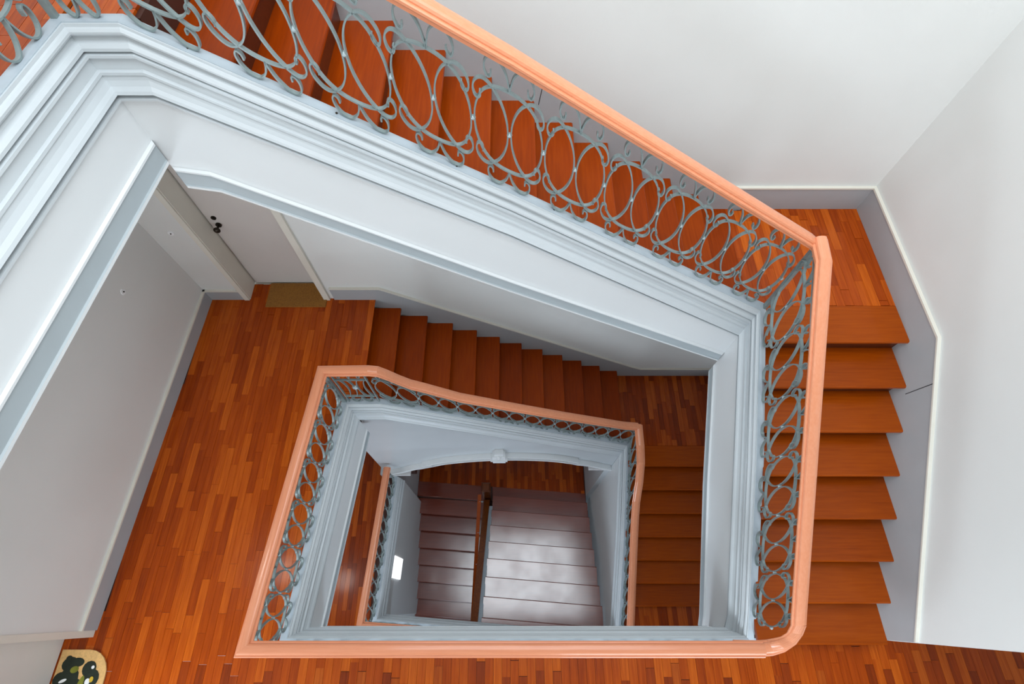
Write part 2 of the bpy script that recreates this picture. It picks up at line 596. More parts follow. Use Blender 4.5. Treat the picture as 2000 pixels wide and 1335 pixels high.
run(0, 2, 'trim_2', 'stepped grey-white moulding along the edge of the top floor')
run(2, 4, 'trim_3', 'stepped grey-white moulding sloping under the upper rear railing')
run(4, 7, 'trim_4', 'stepped grey-white moulding sloping under the upper right railing')
run(7, 9, 'trim_5', 'stepped grey-white moulding along the edge of the middle floor')
run(9, 11, 'trim_6', 'stepped grey-white moulding sloping over the arched wall')
run(11, 14, 'trim_7', 'stepped grey-white moulding under the lower right railing')
run(14, 16, 'trim_8', 'stepped grey-white moulding along the edge of the lower floor')


def fascia(i0, i1, drop, name, label, band=True, wallmat='fascia'):
    """flat face under the moulding down to M0 + drop (per point or one value), with a grey band at its foot"""
    pts, mit = SPV[i0:i1 + 1], SPM[i0:i1 + 1]
    dr = drop if isinstance(drop, (list, tuple)) else [drop] * len(pts)
    m_ = MB()
    prof_top = [(0.050, -0.262)]
    vs, k = [], 4
    for p, m, d in zip(pts, mit, dr):
        vs += [p + m * 0.050 + Vector((0, 0, -0.262)), p + m * 0.050 + Vector((0, 0, -d)), p - m * 0.03 + Vector((0, 0, -d)), p - m * 0.03 + Vector((0, 0, -0.1))]
    n = len(pts)
    fs = [(i * k + j, i * k + (j + 1) % k, (i + 1) * k + (j + 1) % k, (i + 1) * k + j) for i in range(n - 1) for j in range(k)]
    fs += [(0, 1, 2, 3), tuple((n - 1) * k + j for j in (3, 2, 1, 0))]
    m_.add(vs, fs)
    o = struct(m_.build(name, M[wallmat]), label, 'wall')
    if band:
        b = MB()
        bp = [(0.0502, 0.0), (0.066, -0.004), (0.066, -0.014), (0.059, -0.018), (0.059, -0.098), (0.067, -0.102), (0.067, -0.116), (-0.03, -0.116)]
        pp = [p + Vector((0, 0, -d)) for p, d in zip(pts, dr)]
        sweep(b, pp, mit, bp, [1, 1, 0, 0, 0, 1, 1])
        c = b.build('edge_band', [M['band'], M['fascia']], o)
        c['label'] = 'grey band with white fillets along the foot'
    return o


fascia(0, 1, 0.47, 'wall_well_left', 'white fascia under the top floor edge with a grey foot band')
fascia(1, 4, [0.62, 0.65, 0.68, 0.56], 'wall_well_back', 'long sloping white fascia under the upper rear flight')
fascia(4, 7, [0.76, 0.82, 0.80, 0.78], 'wall_well_right', 'tall sloping white fascia under the upper right flight')
fascia(7, 8, 0.55, 'wall_well_front', 'pale fascia of the middle floor along the bottom edge of the well')
fascia(8, 9, 0.58, 'wall_well_left.001', 'pale fascia under the middle floor edge beside the black corner')
fascia(9, 11, 0.31, 'wall_well_back.001', 'narrow white strip between the moulding and the arched wall', False, 'mould')
fascia(11, 14, [3.3, 2.7, 2.3, 2.25], 'wall_well_right.001', 'grey wall under the lower right railing down to the bottom steps', False)
fascia(14, 15, 0.62, 'wall_well_front.001', 'pale fascia of the lower floor in front of the bottom steps', False)
fascia(15, 16, [5.0, 5.0], 'wall_well_left.002', 'pale lilac-grey wall under the lower floor beside the bottom steps', False)

# wall under the lower rear flight with its segmental arch
pan0, pan1 = (-1.70, 1.665), (1.46, 1.745)


def pan_y(x):
    return pan0[1] + (pan1[1] - pan0[1]) * (x - pan0[0]) / (pan1[0] - pan0[0])


def string_h(x):                          # underside of the moulding over the arch wall
    if x < SP[10][0]:
        return SP[10][2] + 0.2
    return SP[10][2] + (SP[11][2] - SP[10][2]) * (x - SP[10][0]) / (SP[11][0] - SP[10][0]) + 0.2


ARCH = catmull([(-1.70, 7.16), (-1.45, 7.02), (-1.25, 6.86), (-1.12, 6.80)], 4) + catmull([(-1.02, 6.74), (-0.80, 6.60), (-0.45, 6.50), (-0.11, 6.47), (0.23, 6.50), (0.58, 6.60), (0.82, 6.74)], 4) + \
    catmull([(0.92, 6.82), (1.08, 6.90), (1.25, 7.04), (1.46, 7.22)], 4)
mb = MB()
th = 0.15
n = len(ARCH)
vs = []
for x, h in ARCH:
    y = pan_y(x)
    vs += [P(x, y, string_h(x) + 0.04), P(x, y, h), P(x, y + th, h), P(x, y + th, string_h(x) + 0.30)]
fs = [(4 * i + j, 4 * i + (j + 1) % 4, 4 * i + 4 + (j + 1) % 4, 4 * i + 4 + j) for i in range(n - 1) for j in range(4)] + [(3, 2, 1, 0), tuple(4 * (n - 1) + j for j in range(4))]
mb.add(vs, fs)
arch = struct(mb.build('wall_arch', M['mould']), 'grey wall under the lower rear flight with a shallow arch', 'wall')


def arch_band(pts, up0, up1, proud, name):
    m_ = MB()
    v_ = []
    for x, h in pts:
        y = pan_y(x) - proud
        v_ += [P(x, y, h - up1), P(x, y - 0.0, h - up0), P(x, y + proud + 0.02, h - up0), P(x, y + proud, h - up1)]
    q = len(pts)
    m_.add(v_, [(4 * i + j, 4 * i + (j + 1) % 4, 4 * i + 4 + (j + 1) % 4, 4 * i + 4 + j) for i in range(q - 1) for j in range(4)] + [(3, 2, 1, 0), tuple(4 * (q - 1) + j for j in range(4))])
    return m_.build(name, M['fascia'], arch)


na, nb = 13, 25
for seg, up in ((ARCH[:15], 0.07), (ARCH[12:39], 0.14), (ARCH[36:], 0.07)):
    arch_band(seg, -0.01, up, 0.04, 'arch_moulding')
    arch_band(seg, up - 0.025, up + 0.015, 0.065, 'arch_fillet')
    arch_band(seg, -0.015, 0.02, 0.055, 'arch_fillet')
mb = MB()
ky = pan_y(-0.11)
mb.box(P(-0.19, ky - 0.085, 6.44), P(-0.03, ky + 0.02, 6.20))
mb.box(P(-0.215, ky - 0.10, 6.37), P(-0.005, ky + 0.02, 6.31))
mb.box(P(-0.19, ky - 0.075, 6.53), P(-0.03, ky + 0.1, 6.44))
mb.box(P(-0.165, ky - 0.07, 6.20), P(-0.055, ky + 0.02, 6.14))
mb.ball(P(-0.11, ky - 0.085, 6.22), 0.03)
mb.build('keystone', M['fascia'], arch)
for (a, b, h) in ((-1.70, -1.36, 7.22), (1.13, 1.44, 7.20)):
    mb = MB()
    mb.box(P(a, pan_y(a) - 0.03, h + 0.035), P(b, pan_y(b) + 0.05, h))
    mb.box(P(a + 0.02, pan_y(a) - 0.012, h + 0.07), P(b - 0.03, pan_y(b) + 0.035, h + 0.035))
    mb.build('impost', M['white'], arch)
# jamb walls below the arch, beside the bottom landing
mb = MB()
mb.prism([(-1.80, 1.66), (-1.585, 1.66), (-1.56, 2.79), (-1.80, 2.79)], F0 - 0.2, 11.5)
struct(mb.build('wall_left.004', M['mould']), 'grey side wall of the bottom landing on the left beyond the arch', 'wall')
mb = MB()
mb.prism([(1.36, 1.72), (1.60, 1.72), (1.60, 2.79), (1.36, 2.79)], 7.1, 11.5)
struct(mb.build('wall_right.002', M['mould']), 'grey side wall of the bottom landing on the right beyond the arch', 'wall')


# ------------------------------------------------------------------ skirtings
def skirt_poly(name, label, pts, n, t, mat='skirt', edge=True, joint=None):
    """pts: wall-plane outline as P(...) points; first k points are the top edge"""
    top, bot = pts
    m_ = MB()
    ring = list(top) + list(reversed(bot))
    m_.hexa([p for p in ring], [p + n * t for p in ring])
    o = struct(m_.build(name, M[mat]), label, 'baseboard')
    if edge:
        e = MB()
        for a, b in zip(top[:-1], top[1:]):
            d = Vector((0, 0, 0.014))
            e.hexa([a, b, b + n * (t + 0.006), a + n * (t + 0.006)], [a + d, b + d, b + d + n * (t + 0.006), a + d + n * (t + 0.006)])
        c = e.build('top_fillet', M['cream'], o)
        c['label'] = 'cream fillet along the top edge'
    if joint:
        e = MB()
        a, b = joint
        s = (b - a).normalized().cross(n) * 0.002
        e.hexa([a - s, a + s, b + s, b - s], [q + n * (t + 0.0012) for q in (a - s, a + s, b + s, b - s)])
        e.build('board_joint', M['gap'], o)
    return o


nx, ny = Vector((-1, 0, 0)), Vector((0, -1, 0))
# right wall: landing then down beside the steps
skirt_poly('baseboard_right', 'grey skirting board stepping down beside the right-hand flight',
           ([P(XR, YB, 2.885), P(XR, 1.52, 2.895), P(XR, -0.21, 3.99)], [P(XR, YB, L2 + 0.3), P(XR, 1.52, L2 + 0.3), P(XR, -0.21, F1)]), nx, 0.018,
           joint=(P(XR, 1.275, 3.055), P(XR, 1.30, 3.30)))
skirt_poly('baseboard_back', 'grey skirting board of the upper landing and rear flight',
           ([P(-1.6, YB, F2 - 0.2), P(-1.42, YB, F2 - 0.2), P(1.50, YB, 2.83), P(1.62, YB, 2.885), P(XR, YB, 2.885)],
            [P(-1.6, YB, F2), P(-1.42, YB, F2 + 0.15), P(1.50, YB, L2 + 0.12), P(1.62, YB, L2 + 0.02), P(XR, YB, L2 + 0.02)]), ny, 0.018, 'skirt',
           joint=(P(0.21, YB, 2.02), P(0.19, YB, 2.16)))
skirt_poly('baseboard_back.001', 'grey skirting board stepping down behind the lower rear flight',
           ([P(-1.76, YB, 4.248), P(-1.27, YB, 4.248), P(1.62, YB, 6.10), P(1.74, YB, 6.164), P(XR, YB, 6.164)],
            [P(-1.76, YB, F1), P(-1.40, YB, F1 + 0.1), P(1.45, YB, L1 + 0.1), P(1.74, YB, L1 + 0.02), P(XR, YB, L1 + 0.02)]), ny, 0.018, 'skirt')
skirt_poly('baseboard_back.002', 'short grey skirting board left of the door',
           ([P(-3.02, YB, 4.29), P(-2.67, YB, 4.29)], [P(-3.02, YB, F1), P(-2.67, YB, F1)]), ny, 0.018, 'skirt')
nl = Vector((1, 0.033, 0)).normalized()
skirt_poly('baseboard_left', 'grey skirting board along the left corridor wall',
           ([P(XL(-0.155), -0.155, 4.29), P(XL(YB), YB, 4.29)], [P(XL(-0.155), -0.155, F1), P(XL(YB), YB, F1)]), nl, 0.018, 'skirt')
skirt_poly('baseboard_right.001', 'grey skirting board of the small lower landing',
           ([P(XR, YB, 6.164), P(XR, 1.5, 6.164), P(XR, -0.2, 7.25)], [P(XR, YB, L1 + 0.3), P(XR, 1.5, L1 + 0.3), P(XR, -0.2, F0)]), nx, 0.018, 'skirt')

# ------------------------------------------------------------------ the door on the middle floor
mb = MB()
dy = 2.98
for (a, b) in ((dx0 - 0.05, dx0), (dx1, dx1 + 0.06)):
    mb.box(P(a, YB - 0.025, F1), P(b, YB, dh0 - 0.05))
    c = b if a < dx0 else a
    s = -1 if a < dx0 else 1
    mb.box(P(min(c - s * 0.006, c + s * 0.03), YB - 0.01, F1), P(max(c - s * 0.006, c + s * 0.03), dy + 0.05, dh0))
mb.box(P(dx0 - 0.05, YB - 0.025, dh0), P(dx1 + 0.06, YB, dh0 - 0.05))
mb.box(P(dx0, YB, dh0), P(dx1, dy + 0.05, dh0 - 0.03))
mb.box(P(dx0, YB, F1 + 0.2), P(dx1, dy + 0.1, F1 + 0.013))
d1 = struct(mb.build('door_1', M['cream']), 'flush white door in a pale frame above the brown doormat', 'door')
mb = MB()
mb.box(P(dx0 + 0.018, dy, F1 - 0.008), P(dx1 - 0.003, dy + 0.04, dh0 + 0.005))
mb.build('door_leaf', M['door'], d1)
mb = MB()
mb.box(P(dx0 - 0.02, dy + 0.045, F1 + 0.02), P(dx1 + 0.02, dy + 0.06, dh0 - 0.02))
mb.build('shadow_gap', M['gap'], d1)
mb = MB()
mb.cyl(P(-2.535, dy, 3.53), P(-2.535, dy - 0.012, 3.53), 0.026)
mb.cyl(P(-2.535, dy - 0.012, 3.53), P(-2.535, dy - 0.05, 3.53), 0.010)
mb.ball(P(-2.535, dy - 0.065, 3.53), 0.03, 1, 0.7, 1, 12, 8)
mb.build('door_knob', M['bronze'], d1)
mb = MB()
mb.cyl(P(-2.535, dy, 3.44), P(-2.535, dy - 0.01, 3.44), 0.022)
mb.cyl(P(-2.535, dy - 0.01, 3.44), P(-2.535, dy - 0.016, 3.44), 0.010)
mb.build('lock_cylinder', M['bronze'], d1)


# ------------------------------------------------------------------ stair flights
def tread_box(m_, axis, n0, n1, a0, a1, h, t=0.034):
    """one tread: from n0 (back) to the nosing n1, between a0 and a1 across; rounded front edge; axis of travel"""
    s = 1 if n1 > n0 else -1
    prof = [(n0, 0), (n1 - s * 0.010, 0), (n1 - s * 0.003, 0.004), (n1, 0.012), (n1, 0.024), (n1 - s * 0.006, t), (n0, t)]
    if axis == 'X':
        A = [P(q, a0(q) if callable(a0) else a0, h + d) for q, d in prof]
        B = [P(q, a1(q) if callable(a1) else a1, h + d) for q, d in prof]
    else:
        A = [P(a0(q) if callable(a0) else a0, q, h + d) for q, d in prof]
        B = [P(a1(q) if callable(a1) else a1, q, h + d) for q, d in prof]
    m_.hexa(A, B)


def flight_x(name, label, x0, run_, h0, rise, n, ya, yb, mat, soffit, over=0.03):
    t = thing('stair_flight', P(x0, yb, h0 + n * rise), label, 'stairs', None)
    for k in range(n):
        xn = x0 + run_ * k                # nosing above this riser
        m_ = MB()
        m_.box(P(xn - over - 0.02, ya(xn), h0 + rise * (k + 1)), P(xn - over, yb, h0 + rise * k + 0.034))
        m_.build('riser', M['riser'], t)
        if k < n - 1:
            m_ = MB()
            tread_box(m_, 'X', xn - over, xn + run_, ya, yb, h0 + rise * (k + 1))
            m_.build('tread', mat, t)
    m_ = MB()
    m_.hexa(*soffit)
    m_.build('soffit', M['ceiling'], t)
    return t


ya_up = lambda x: 1.855
t1 = flight_x('stair_flight', 'upper rear flight of orange-brown steps behind the large scroll railing', -1.372, 0.2557, F2, (L2 - F2) / 12, 12, ya_up, YB - 0.0185, M['tread_y'],
              ([P(-1.36, 1.84, 1.75), P(1.80, 1.84, 3.60), P(1.80, YB, 3.60), P(-1.36, YB, 1.75)], [P(-1.36, 1.84, 1.40), P(1.80, 1.84, 3.38), P(1.80, YB, 3.38), P(-1.36, YB, 1.40)]))
ya_lo = lambda x: 1.675 + 0.0605 * (x + 1.15)
t2 = flight_x('stair_flight', 'middle rear flight of red-brown steps descending right from the brown doormat', -1.372, 0.2557, F1, (L1 - F1) / 12, 12, ya_lo, YB - 0.0185, M['tread_y'],
              ([P(-1.36, 1.70, 4.95), P(1.5, 1.84, 6.85), P(1.5, YB, 6.85), P(-1.36, YB, 4.95)], [P(-1.36, 1.70, 4.68), P(1.5, 1.84, 6.64), P(1.5, YB, 6.64), P(-1.36, YB, 4.68)]))


def flight_y(label, y0, run_, h0, rise, n, xa, xb, mat, soffit=None, over=0.04, up=False, skew=0.0):
    xc = (xa(y0) + xb(y0)) / 2
    t = thing('stair_flight', P(xc, y0 - n * run_, h0 + (-1 if up else 1) * n * rise), label, 'stairs', None)
    for k in range(n):
        yn = y0 - run_ * k
        m_ = MB()
        xm = lambda q: (xa(q), xb(q))
        a, b = xa(yn), xb(yn)
        sk0, sk1 = -skew * a, -skew * b
        if not up:
            hT, hB = h0 + rise * k + 0.034, h0 + rise * (k + 1)
            ring = [(a, yn + over + sk0), (b, yn + over + sk1), (b, yn + over + 0.02 + sk1), (a, yn + over + 0.02 + sk0)]
        else:
            hB, hT = h0 - rise * k, h0 - rise * (k + 1) + 0.034
            ring = [(a, yn - 0.02 + sk0), (b, yn - 0.02 + sk1), (b, yn + sk1), (a, yn + sk0)]
        m_.prism(ring, hT, hB)
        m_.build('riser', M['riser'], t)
        if k < n - (0 if up else 1):
            m_ = MB()
            if not up:
                h = h0 + rise * (k + 1)
                yb_, yf = yn + over, yn - run_
            else:
                h = h0 - rise * (k + 1)
                yb_, yf = yn + 0.025, yn - run_
            s = 1
            if not up:
                prof = [(yb_, 0), (yf + 0.010, 0), (yf + 0.003, 0.004), (yf, 0.012), (yf, 0.024), (yf + 0.006, 0.034), (yb_, 0.034)]
            else:
                prof = [(yf, 0), (yb_ - 0.010, 0), (yb_ - 0.003, 0.004), (yb_, 0.012), (yb_, 0.024), (yb_ - 0.006, 0.034), (yf, 0.034)]
            A = [P(xa(q), q - skew * xa(q), h + d) for q, d in prof]
            B = [P(xb(q), q - skew * xb(q), h + d) for q, d in prof]
            m_.hexa(A, B)
            m_.build('tread', mat, t)
    if soffit:
        m_ = MB()
        m_.hexa(*soffit)
        m_.build('soffit', M['ceiling'], t)
    return t


ru, gu = (F1 - L2) / 8, 0.263
xa_u = lambda y: 1.775 + 0.0145 * (1.8 - y)
xb_u = lambda y: XR - 0.018
t3 = flight_y('upper right flight of orange-brown steps beside the grey skirting', 1.60, gu, L2, ru, 8, xa_u, xb_u, M['tread_x'],
              ([P(1.78, 1.62, 3.72), P(XR, 1.62, 3.72), P(XR, -0.2, 5.0), P(1.78, -0.2, 5.0)], [P(1.78, 1.62, 3.48), P(XR, 1.62, 3.48), P(XR, -0.2, 4.70), P(1.78, -0.2, 4.70)]))
rl, gl = (F0 - L1) / 7, 0.2576
xa_l = lambda y: 1.53 - 0.045 * (1.8 - y)
t4 = flight_y('lower right flight of dark brown steps seen through the well', 1.552, gl, L1, rl, 7, xa_l, xb_u, M['tread_x'],
              ([P(1.55, 1.57, 6.9), P(XR, 1.57, 6.9), P(XR, -0.2, 8.0), P(1.5, -0.2, 8.0)], [P(1.55, 1.57, 6.7), P(XR, 1.57, 6.7), P(XR, -0.2, 7.75), P(1.5, -0.2, 7.75)]))


# landings
def landing(name, label, x0, x1, y0, y1, h, board, mat):
    m_ = MB()
    m_.box(P(x0, y0 + 0.05, h + 0.30), P(x1, y1, h + 0.012))
    o = struct(m_.build(name, M['floorbase']), label, 'landing')
    return o


ln1 = landing('floor_landing', 'parquet corner landing at the upper right', 1.80, XR - 0.01, 1.60, YB - 0.005, L2, 0.29, None)
b = MB()
tread_box(b, 'Y', 1.885, 1.60, lambda q: 1.765, lambda q: XR - 0.018, L2)
b.build('nosing_board', M['tread_x'], ln1)
b = MB()
b.box(P(1.44, 1.86, L2 + 0.034), P(1.70, YB - 0.005, L2))
b.build('nosing_board', M['tread_y'], ln1)
parquet(ln1, L2, [(1.70 + PW / 2 + PW * k, 1.887, YB - 0.005) for k in range(17)], seed=8)
ln2 = landing('floor_landing.001', 'dark parquet corner landing of the lower flights', 1.56, XR - 0.01, 1.55, YB - 0.005, L1, 0.24, None)
b = MB()
tread_box(b, 'Y', 1.81, 1.552, lambda q: 1.50, lambda q: XR - 0.018, L1)
b.build('nosing_board', M['tread_x'], ln2)
parquet(ln2, L1, [(1.46 + PW / 2 + PW * k, 1.812, YB - 0.005) for k in range(20)], joined=True, seed=9)

# bottom steps: a landing beyond the arch, one flight down on the left, one up on the right
SK = 0.075
mb = MB()
mb.prism([(-1.58, 1.60 + SK * 1.58), (1.36, 1.66 - SK * 1.36), (1.36, YB), (-1.56, YB)], G + 0.012, G + 0.3)
ln3 = struct(mb.build('floor_landing.002', M['floorbase']), 'dark parquet landing beyond the arch at the bottom', 'landing')
parquet(ln3, G, [(-1.54 + PW * k, 1.86 - SK * (-1.54 + PW * k) * 1.0, YB - 0.01) for k in range(47)], joined=True, seed=10)
b = MB()
for (a, c) in ((-1.58, -0.42), (-0.27, 1.35)):
    q0, q1 = 1.61, 1.862
    prof = [(q1, 0), (q0 + 0.01, 0), (q0 + 0.003, 0.004), (q0, 0.012), (q0, 0.024), (q0 + 0.006, 0.034), (q1, 0.034)]
    b.hexa([P(a, q - SK * a, G + d) for q, d in prof], [P(c, q - SK * c, G + d) for q, d in prof])
b.build('nosing_board', M['tread_red'], ln3)
t5 = flight_y('bottom left flight of glossy red-brown steps going down beside the lilac wall', 1.61, 0.266, G, 0.16, 10,
              lambda y: -1.585 - 0.045 * (1.6 - y), lambda y: -0.42 - 0.045 * (1.6 - y), M['tread_red'], None, 0.03, False, SK)
t6 = flight_y('bottom right flight of glossy red-brown steps shining white with daylight', 1.66, 0.262, G, 0.16, 10,
              lambda y: -0.26 - 0.055 * (1.6 - y), lambda y: 1.35 - 0.02 * (1.6 - y), M['tread_red'], None, 0.03, True, SK)
# partition with handrail between the two bottom flights
pt = thing('partition_rail', P(-0.4, 0.3, G + 0.3), 'dark wooden rail and newel between the two bottom flights', 'handrail')
xm_ = lambda y: -0.355 - 0.055 * (1.6 - y)


def incl(m_, x0, x1, ya, yb_, ha, hb, t):
    """inclined board between two stations"""
    m_.hexa([P(xm_(ya) + x0, ya, ha + t), P(xm_(ya) + x1, ya, ha + t), P(xm_(yb_) + x1, yb_, hb + t), P(xm_(yb_) + x0, yb_, hb + t)],
            [P(xm_(ya) + x0, ya, ha), P(xm_(ya) + x1, ya, ha), P(xm_(yb_) + x1, yb_, hb), P(xm_(yb_) + x0, yb_, hb)])


b = MB()
incl(b, -0.05, 0.045, 1.62, -0.6, 8.98, 7.62, 1.5)
b.build('partition_panel', M['newel'], pt)
b = MB()
incl(b, 0.045, 0.10, 1.52, -0.6, 9.0, 7.68, 0.30)
b.build('string_edge', M['plate'], pt)['label'] = 'blue-grey painted string edge'
b = MB()
incl(b, -0.125, -0.07, 1.60, -0.6, 8.42, 9.2, 0.05)
b.build('handrail', M['tread_x'], pt)['label'] = 'thin orange-brown handrail'
b = MB()
for k in range(5):
    y = 1.5 - 0.45 * k
    b.cyl(P(xm_(y) - 0.095, y, 8.46 + 0.159 * k), P(xm_(y) - 0.04, y, 8.50 + 0.159 * k), 0.010)
b.build('rail_bracket', M['rivet'], pt)
b = MB()
ynp = 1.70
b.box(P(xm_(ynp) - 0.06, ynp - 0.06, G), P(xm_(ynp) + 0.06, ynp + 0.06, 8.35))
b.hexa([P(xm_(ynp) + q * 0.075, ynp + r * 0.075, 8.35) for q, r in ((-1, -1), (1, -1), (1, 1), (-1, 1))], [P(xm_(ynp) + q * 0.045, ynp + r * 0.045, 8.30) for q, r in ((-1, -1), (1, -1), (1, 1), (-1, 1))])
b.build('newel_post', M['newel'], pt)

# ground below everything
mb = MB()
mb.box(P(-3.5, -2.45, 12.5), P(4.95, YB + 0.14, 12.4))
struct(mb.build('floor.003', M['floorbase']), 'dark ground under the bottom steps', 'floor')

# ------------------------------------------------------------------ railings
RP_ = [(0.036, -0.064), (0.036, -0.050), (0.041, -0.047), (0.046, -0.040), (0.046, -0.030), (0.041, -0.025), (0.033, -0.025), (0.033, -0.019), (0.029, -0.009), (0.021, -0.003), (0.012, -0.001), (0.0, 0.0)]
RPROF = [(-d, z) for d, z in RP_] + list(reversed(RP_[:-1]))
GN = 0.655                                # nominal clear height of the pattern
C0 = 0.32


def mirror_v(pts):
    return [(u, 2 * C0 - v) for u, v in pts]


UP = [(0.0, 0.212), (0.25, 0.208), (0.50, 0.192), (0.70, 0.160), (0.84, 0.113), (0.93, 0.056), (0.957, 0.0)]
_q = catmull([(u, C0 + v) for u, v in UP], 4)
_h = _q + [(u, v) for u, v in reversed(mirror_v(_q[:-1]))]
LOOP = _h + [(-u, v) for u, v in reversed(_h[1:-1])]
_c = catmull([(0.043, C0), (0.070, C0 + 0.056), (0.16, C0 + 0.114), (0.30, C0 + 0.163), (0.47, C0 + 0.197), (0.64, C0 + 0.214), (0.79, C0 + 0.208), (0.91, C0 + 0.182), (0.950, C0 + 0.152),
              (0.915, C0 + 0.124), (0.83, C0 + 0.116), (0.765, C0 + 0.132), (0.77, C0 + 0.154)], 4)
CBAR = [(u, v) for u, v in reversed(_c)] + mirror_v(_c[1:])
_T, _B = C0 + 0.212, C0 - 0.212
TOPS = catmull([(0.0, _T), (0.03, _T + 0.030), (0.12, _T + 0.080), (0.30, 0.647), (0.48, 0.646), (0.61, 0.620), (0.64, 0.583), (0.575, 0.556), (0.49, 0.562), (0.475, 0.585)], 4)
BOTS = catmull([(0.0, _B), (0.03, _B - 0.026), (0.12, _B - 0.066), (0.30, 0.009), (0.48, 0.009), (0.61, 0.032), (0.645, 0.070), (0.585, 0.094), (0.50, 0.088), (0.485, 0.066)], 4)


class Run:
    """ruled plane between the base plate path and the underside of the handrail; stations (x, y, h_bottom, x, y, h_top)"""

    def __init__(self, st):
        self.B = [P(*s[:3]) for s in st]
        self.T = [P(*s[3:]) for s in st]
        self.s = [0.0]
        for a, b_ in zip(self.B[:-1], self.B[1:]):
            self.s.append(self.s[-1] + (b_.xy - a.xy).length)
        self.L = self.s[-1]

    def at(self, s, v):
        i = 0
        while i < len(self.s) - 2 and s > self.s[i + 1]:
            i += 1
        t = (s - self.s[i]) / (self.s[i + 1] - self.s[i])
        b_ = self.B[i].lerp(self.B[i + 1], t)
        q = self.T[i].lerp(self.T[i + 1], t)
        return b_.lerp(q, v / GN)

    def normal(self, s):
        a, b_ = self.at(max(0, s - 0.02), 0), self.at(min(self.L, s + 0.02), 0)
        return inward(b_ - a)


BW, BT = 0.018, 0.0068


def unit(run_, root, s0, p):
    nrm = run_.normal(s0)
    f = lambda pts, sg=1: [run_.at(s0 + sg * u * p, v) for u, v in pts]
    m_ = MB()
    m_.strip(f(LOOP), nrm, BW, BT, closed=True)
    base = run_.at(s0, 0)
    lp = m_.build('loop_bar', M['iron'], root, base=base)
    for sg in (1, -1):
        for pts, nm in ((CBAR, 'curved_bar'), (TOPS, 'scroll'), (BOTS, 'scroll')):
            m_ = MB()
            m_.strip(f(pts, sg), nrm, BW, BT)
            m_.build(nm, M['iron'], lp)
    m_ = MB()
    m_.ball(run_.at(s0, C0), 0.0125, nu=8, nv=6)
    m_.build('rivet', M['rivet'], lp, True)
    m_ = MB()
    m_.ball(run_.at(min(run_.L, s0 + p), C0), 0.0125, nu=8, nv=6)
    m_.build('rivet', M['rivet'], lp, True)


def handrail(root, pts, name='handrail', mit=None):
    m_ = MB()
    v_ = [P(*q) for q in pts]
    sweep(m_, v_, mit or mitres(v_), RPROF, None, True)
    dd = v_[-1] - v_[0]
    return m_.build(name, M['rail_y' if abs(dd.y) > abs(dd.x) else 'rail'], root)


def iron_flat(root, run_):
    """flat iron bar under the handrail"""
    m_ = MB()
    mt = mitres(run_.T)
    sweep(m_, run_.T, mt, [(-0.018, 0.0), (-0.018, -0.008), (0.018, -0.008), (0.018, 0.0)], None, True)
    m_.build('top_bar', M['iron'], root)


def plate(root, i0, i1):
    """painted flat capping between the moulding and the steps"""
    m_ = MB()
    sweep(m_, SPV[i0:i1 + 1], SPM[i0:i1 + 1], [(0.004, -0.012), (0.004, 0.003), (-0.044, 0.003), (-0.048, 0.0), (-0.048, -0.05)], None, True)
    m_.build('base_plate', M['plate'], root)['label'] = 'blue-grey flat capping under the scrolls'


def post(root, a, b_, r=0.011):
    m_ = MB()
    m_.box(a - Vector((r, r, 0)), (b_ + Vector((r, r, 0))))
    m_.build('post', M['iron'], root)


def off(p, d=-0.024):
    return p


# top floor corner and upper rear flight
r_ = thing('stair_railing', P(0.0, 1.85, 1.93), 'large scrolled iron railing with orange wooden handrail across the upper rear flight', 'railing')
UG = 0.655
rb = [(-1.605, 1.852, 1.088), (-1.37, 1.852, 1.088), (0.02, 1.845, 1.92), (1.755, 1.833, 3.028)]
runA = Run([(x, y, h, x, y, h - UG) for x, y, h in rb])
s_of = lambda X: X + 1.605
for k in range(-3, 6):
    unit(runA, r_, s_of(0.007 + 0.311 * k), 0.1555)
unit(runA, r_, s_of(-1.237), 0.1535)
unit(runA, r_, s_of(-1.485), 0.092)
iron_flat(r_, runA)
plate(r_, 1, 4)
handrail(r_, [(-1.62, 1.858, 1.088 - UG - 0.064), (-1.37, 1.855, 1.088 - UG - 0.064), (0.02, 1.845, 1.92 - UG - 0.064), (1.70, 1.835, 2.99 - UG - 0.064), (1.75, 1.83, 2.31)])
post(r_, P(-1.60, 1.853, 1.09), P(-1.60, 1.853, 1.09 - UG))
for x in (-1.19, -0.72, -0.24, 0.24, 0.72):
    m_ = MB()
    q = runA.at(s_of(x), 0) + Vector((0, -0.006, 0.0))
    m_.cyl(q, q + Vector((0, 0, 0.004)), 0.006, 0.004, 8)
    m_.build('screw', M['bronze'], r_)
# left side of the top floor
r_ = thing('stair_railing', P(-1.7, 0.6, 1.09), 'iron scroll railing along the top floor edge in the upper left corner', 'railing')
runB = Run([(-1.815, -0.3, 1.088, -1.815, -0.3, 1.088 - UG), (-1.60, 1.83, 1.088, -1.60, 1.83, 1.088 - UG)])
for k in range(6):
    unit(runB, r_, runB.L - 0.16 - 0.32 * k, 0.16)
plate(r_, 0, 1)
iron_flat(r_, runB)
handrail(r_, [(-1.815, -0.3, 1.088 - UG - 0.064), (-1.61, 1.86, 1.088 - UG - 0.064)])

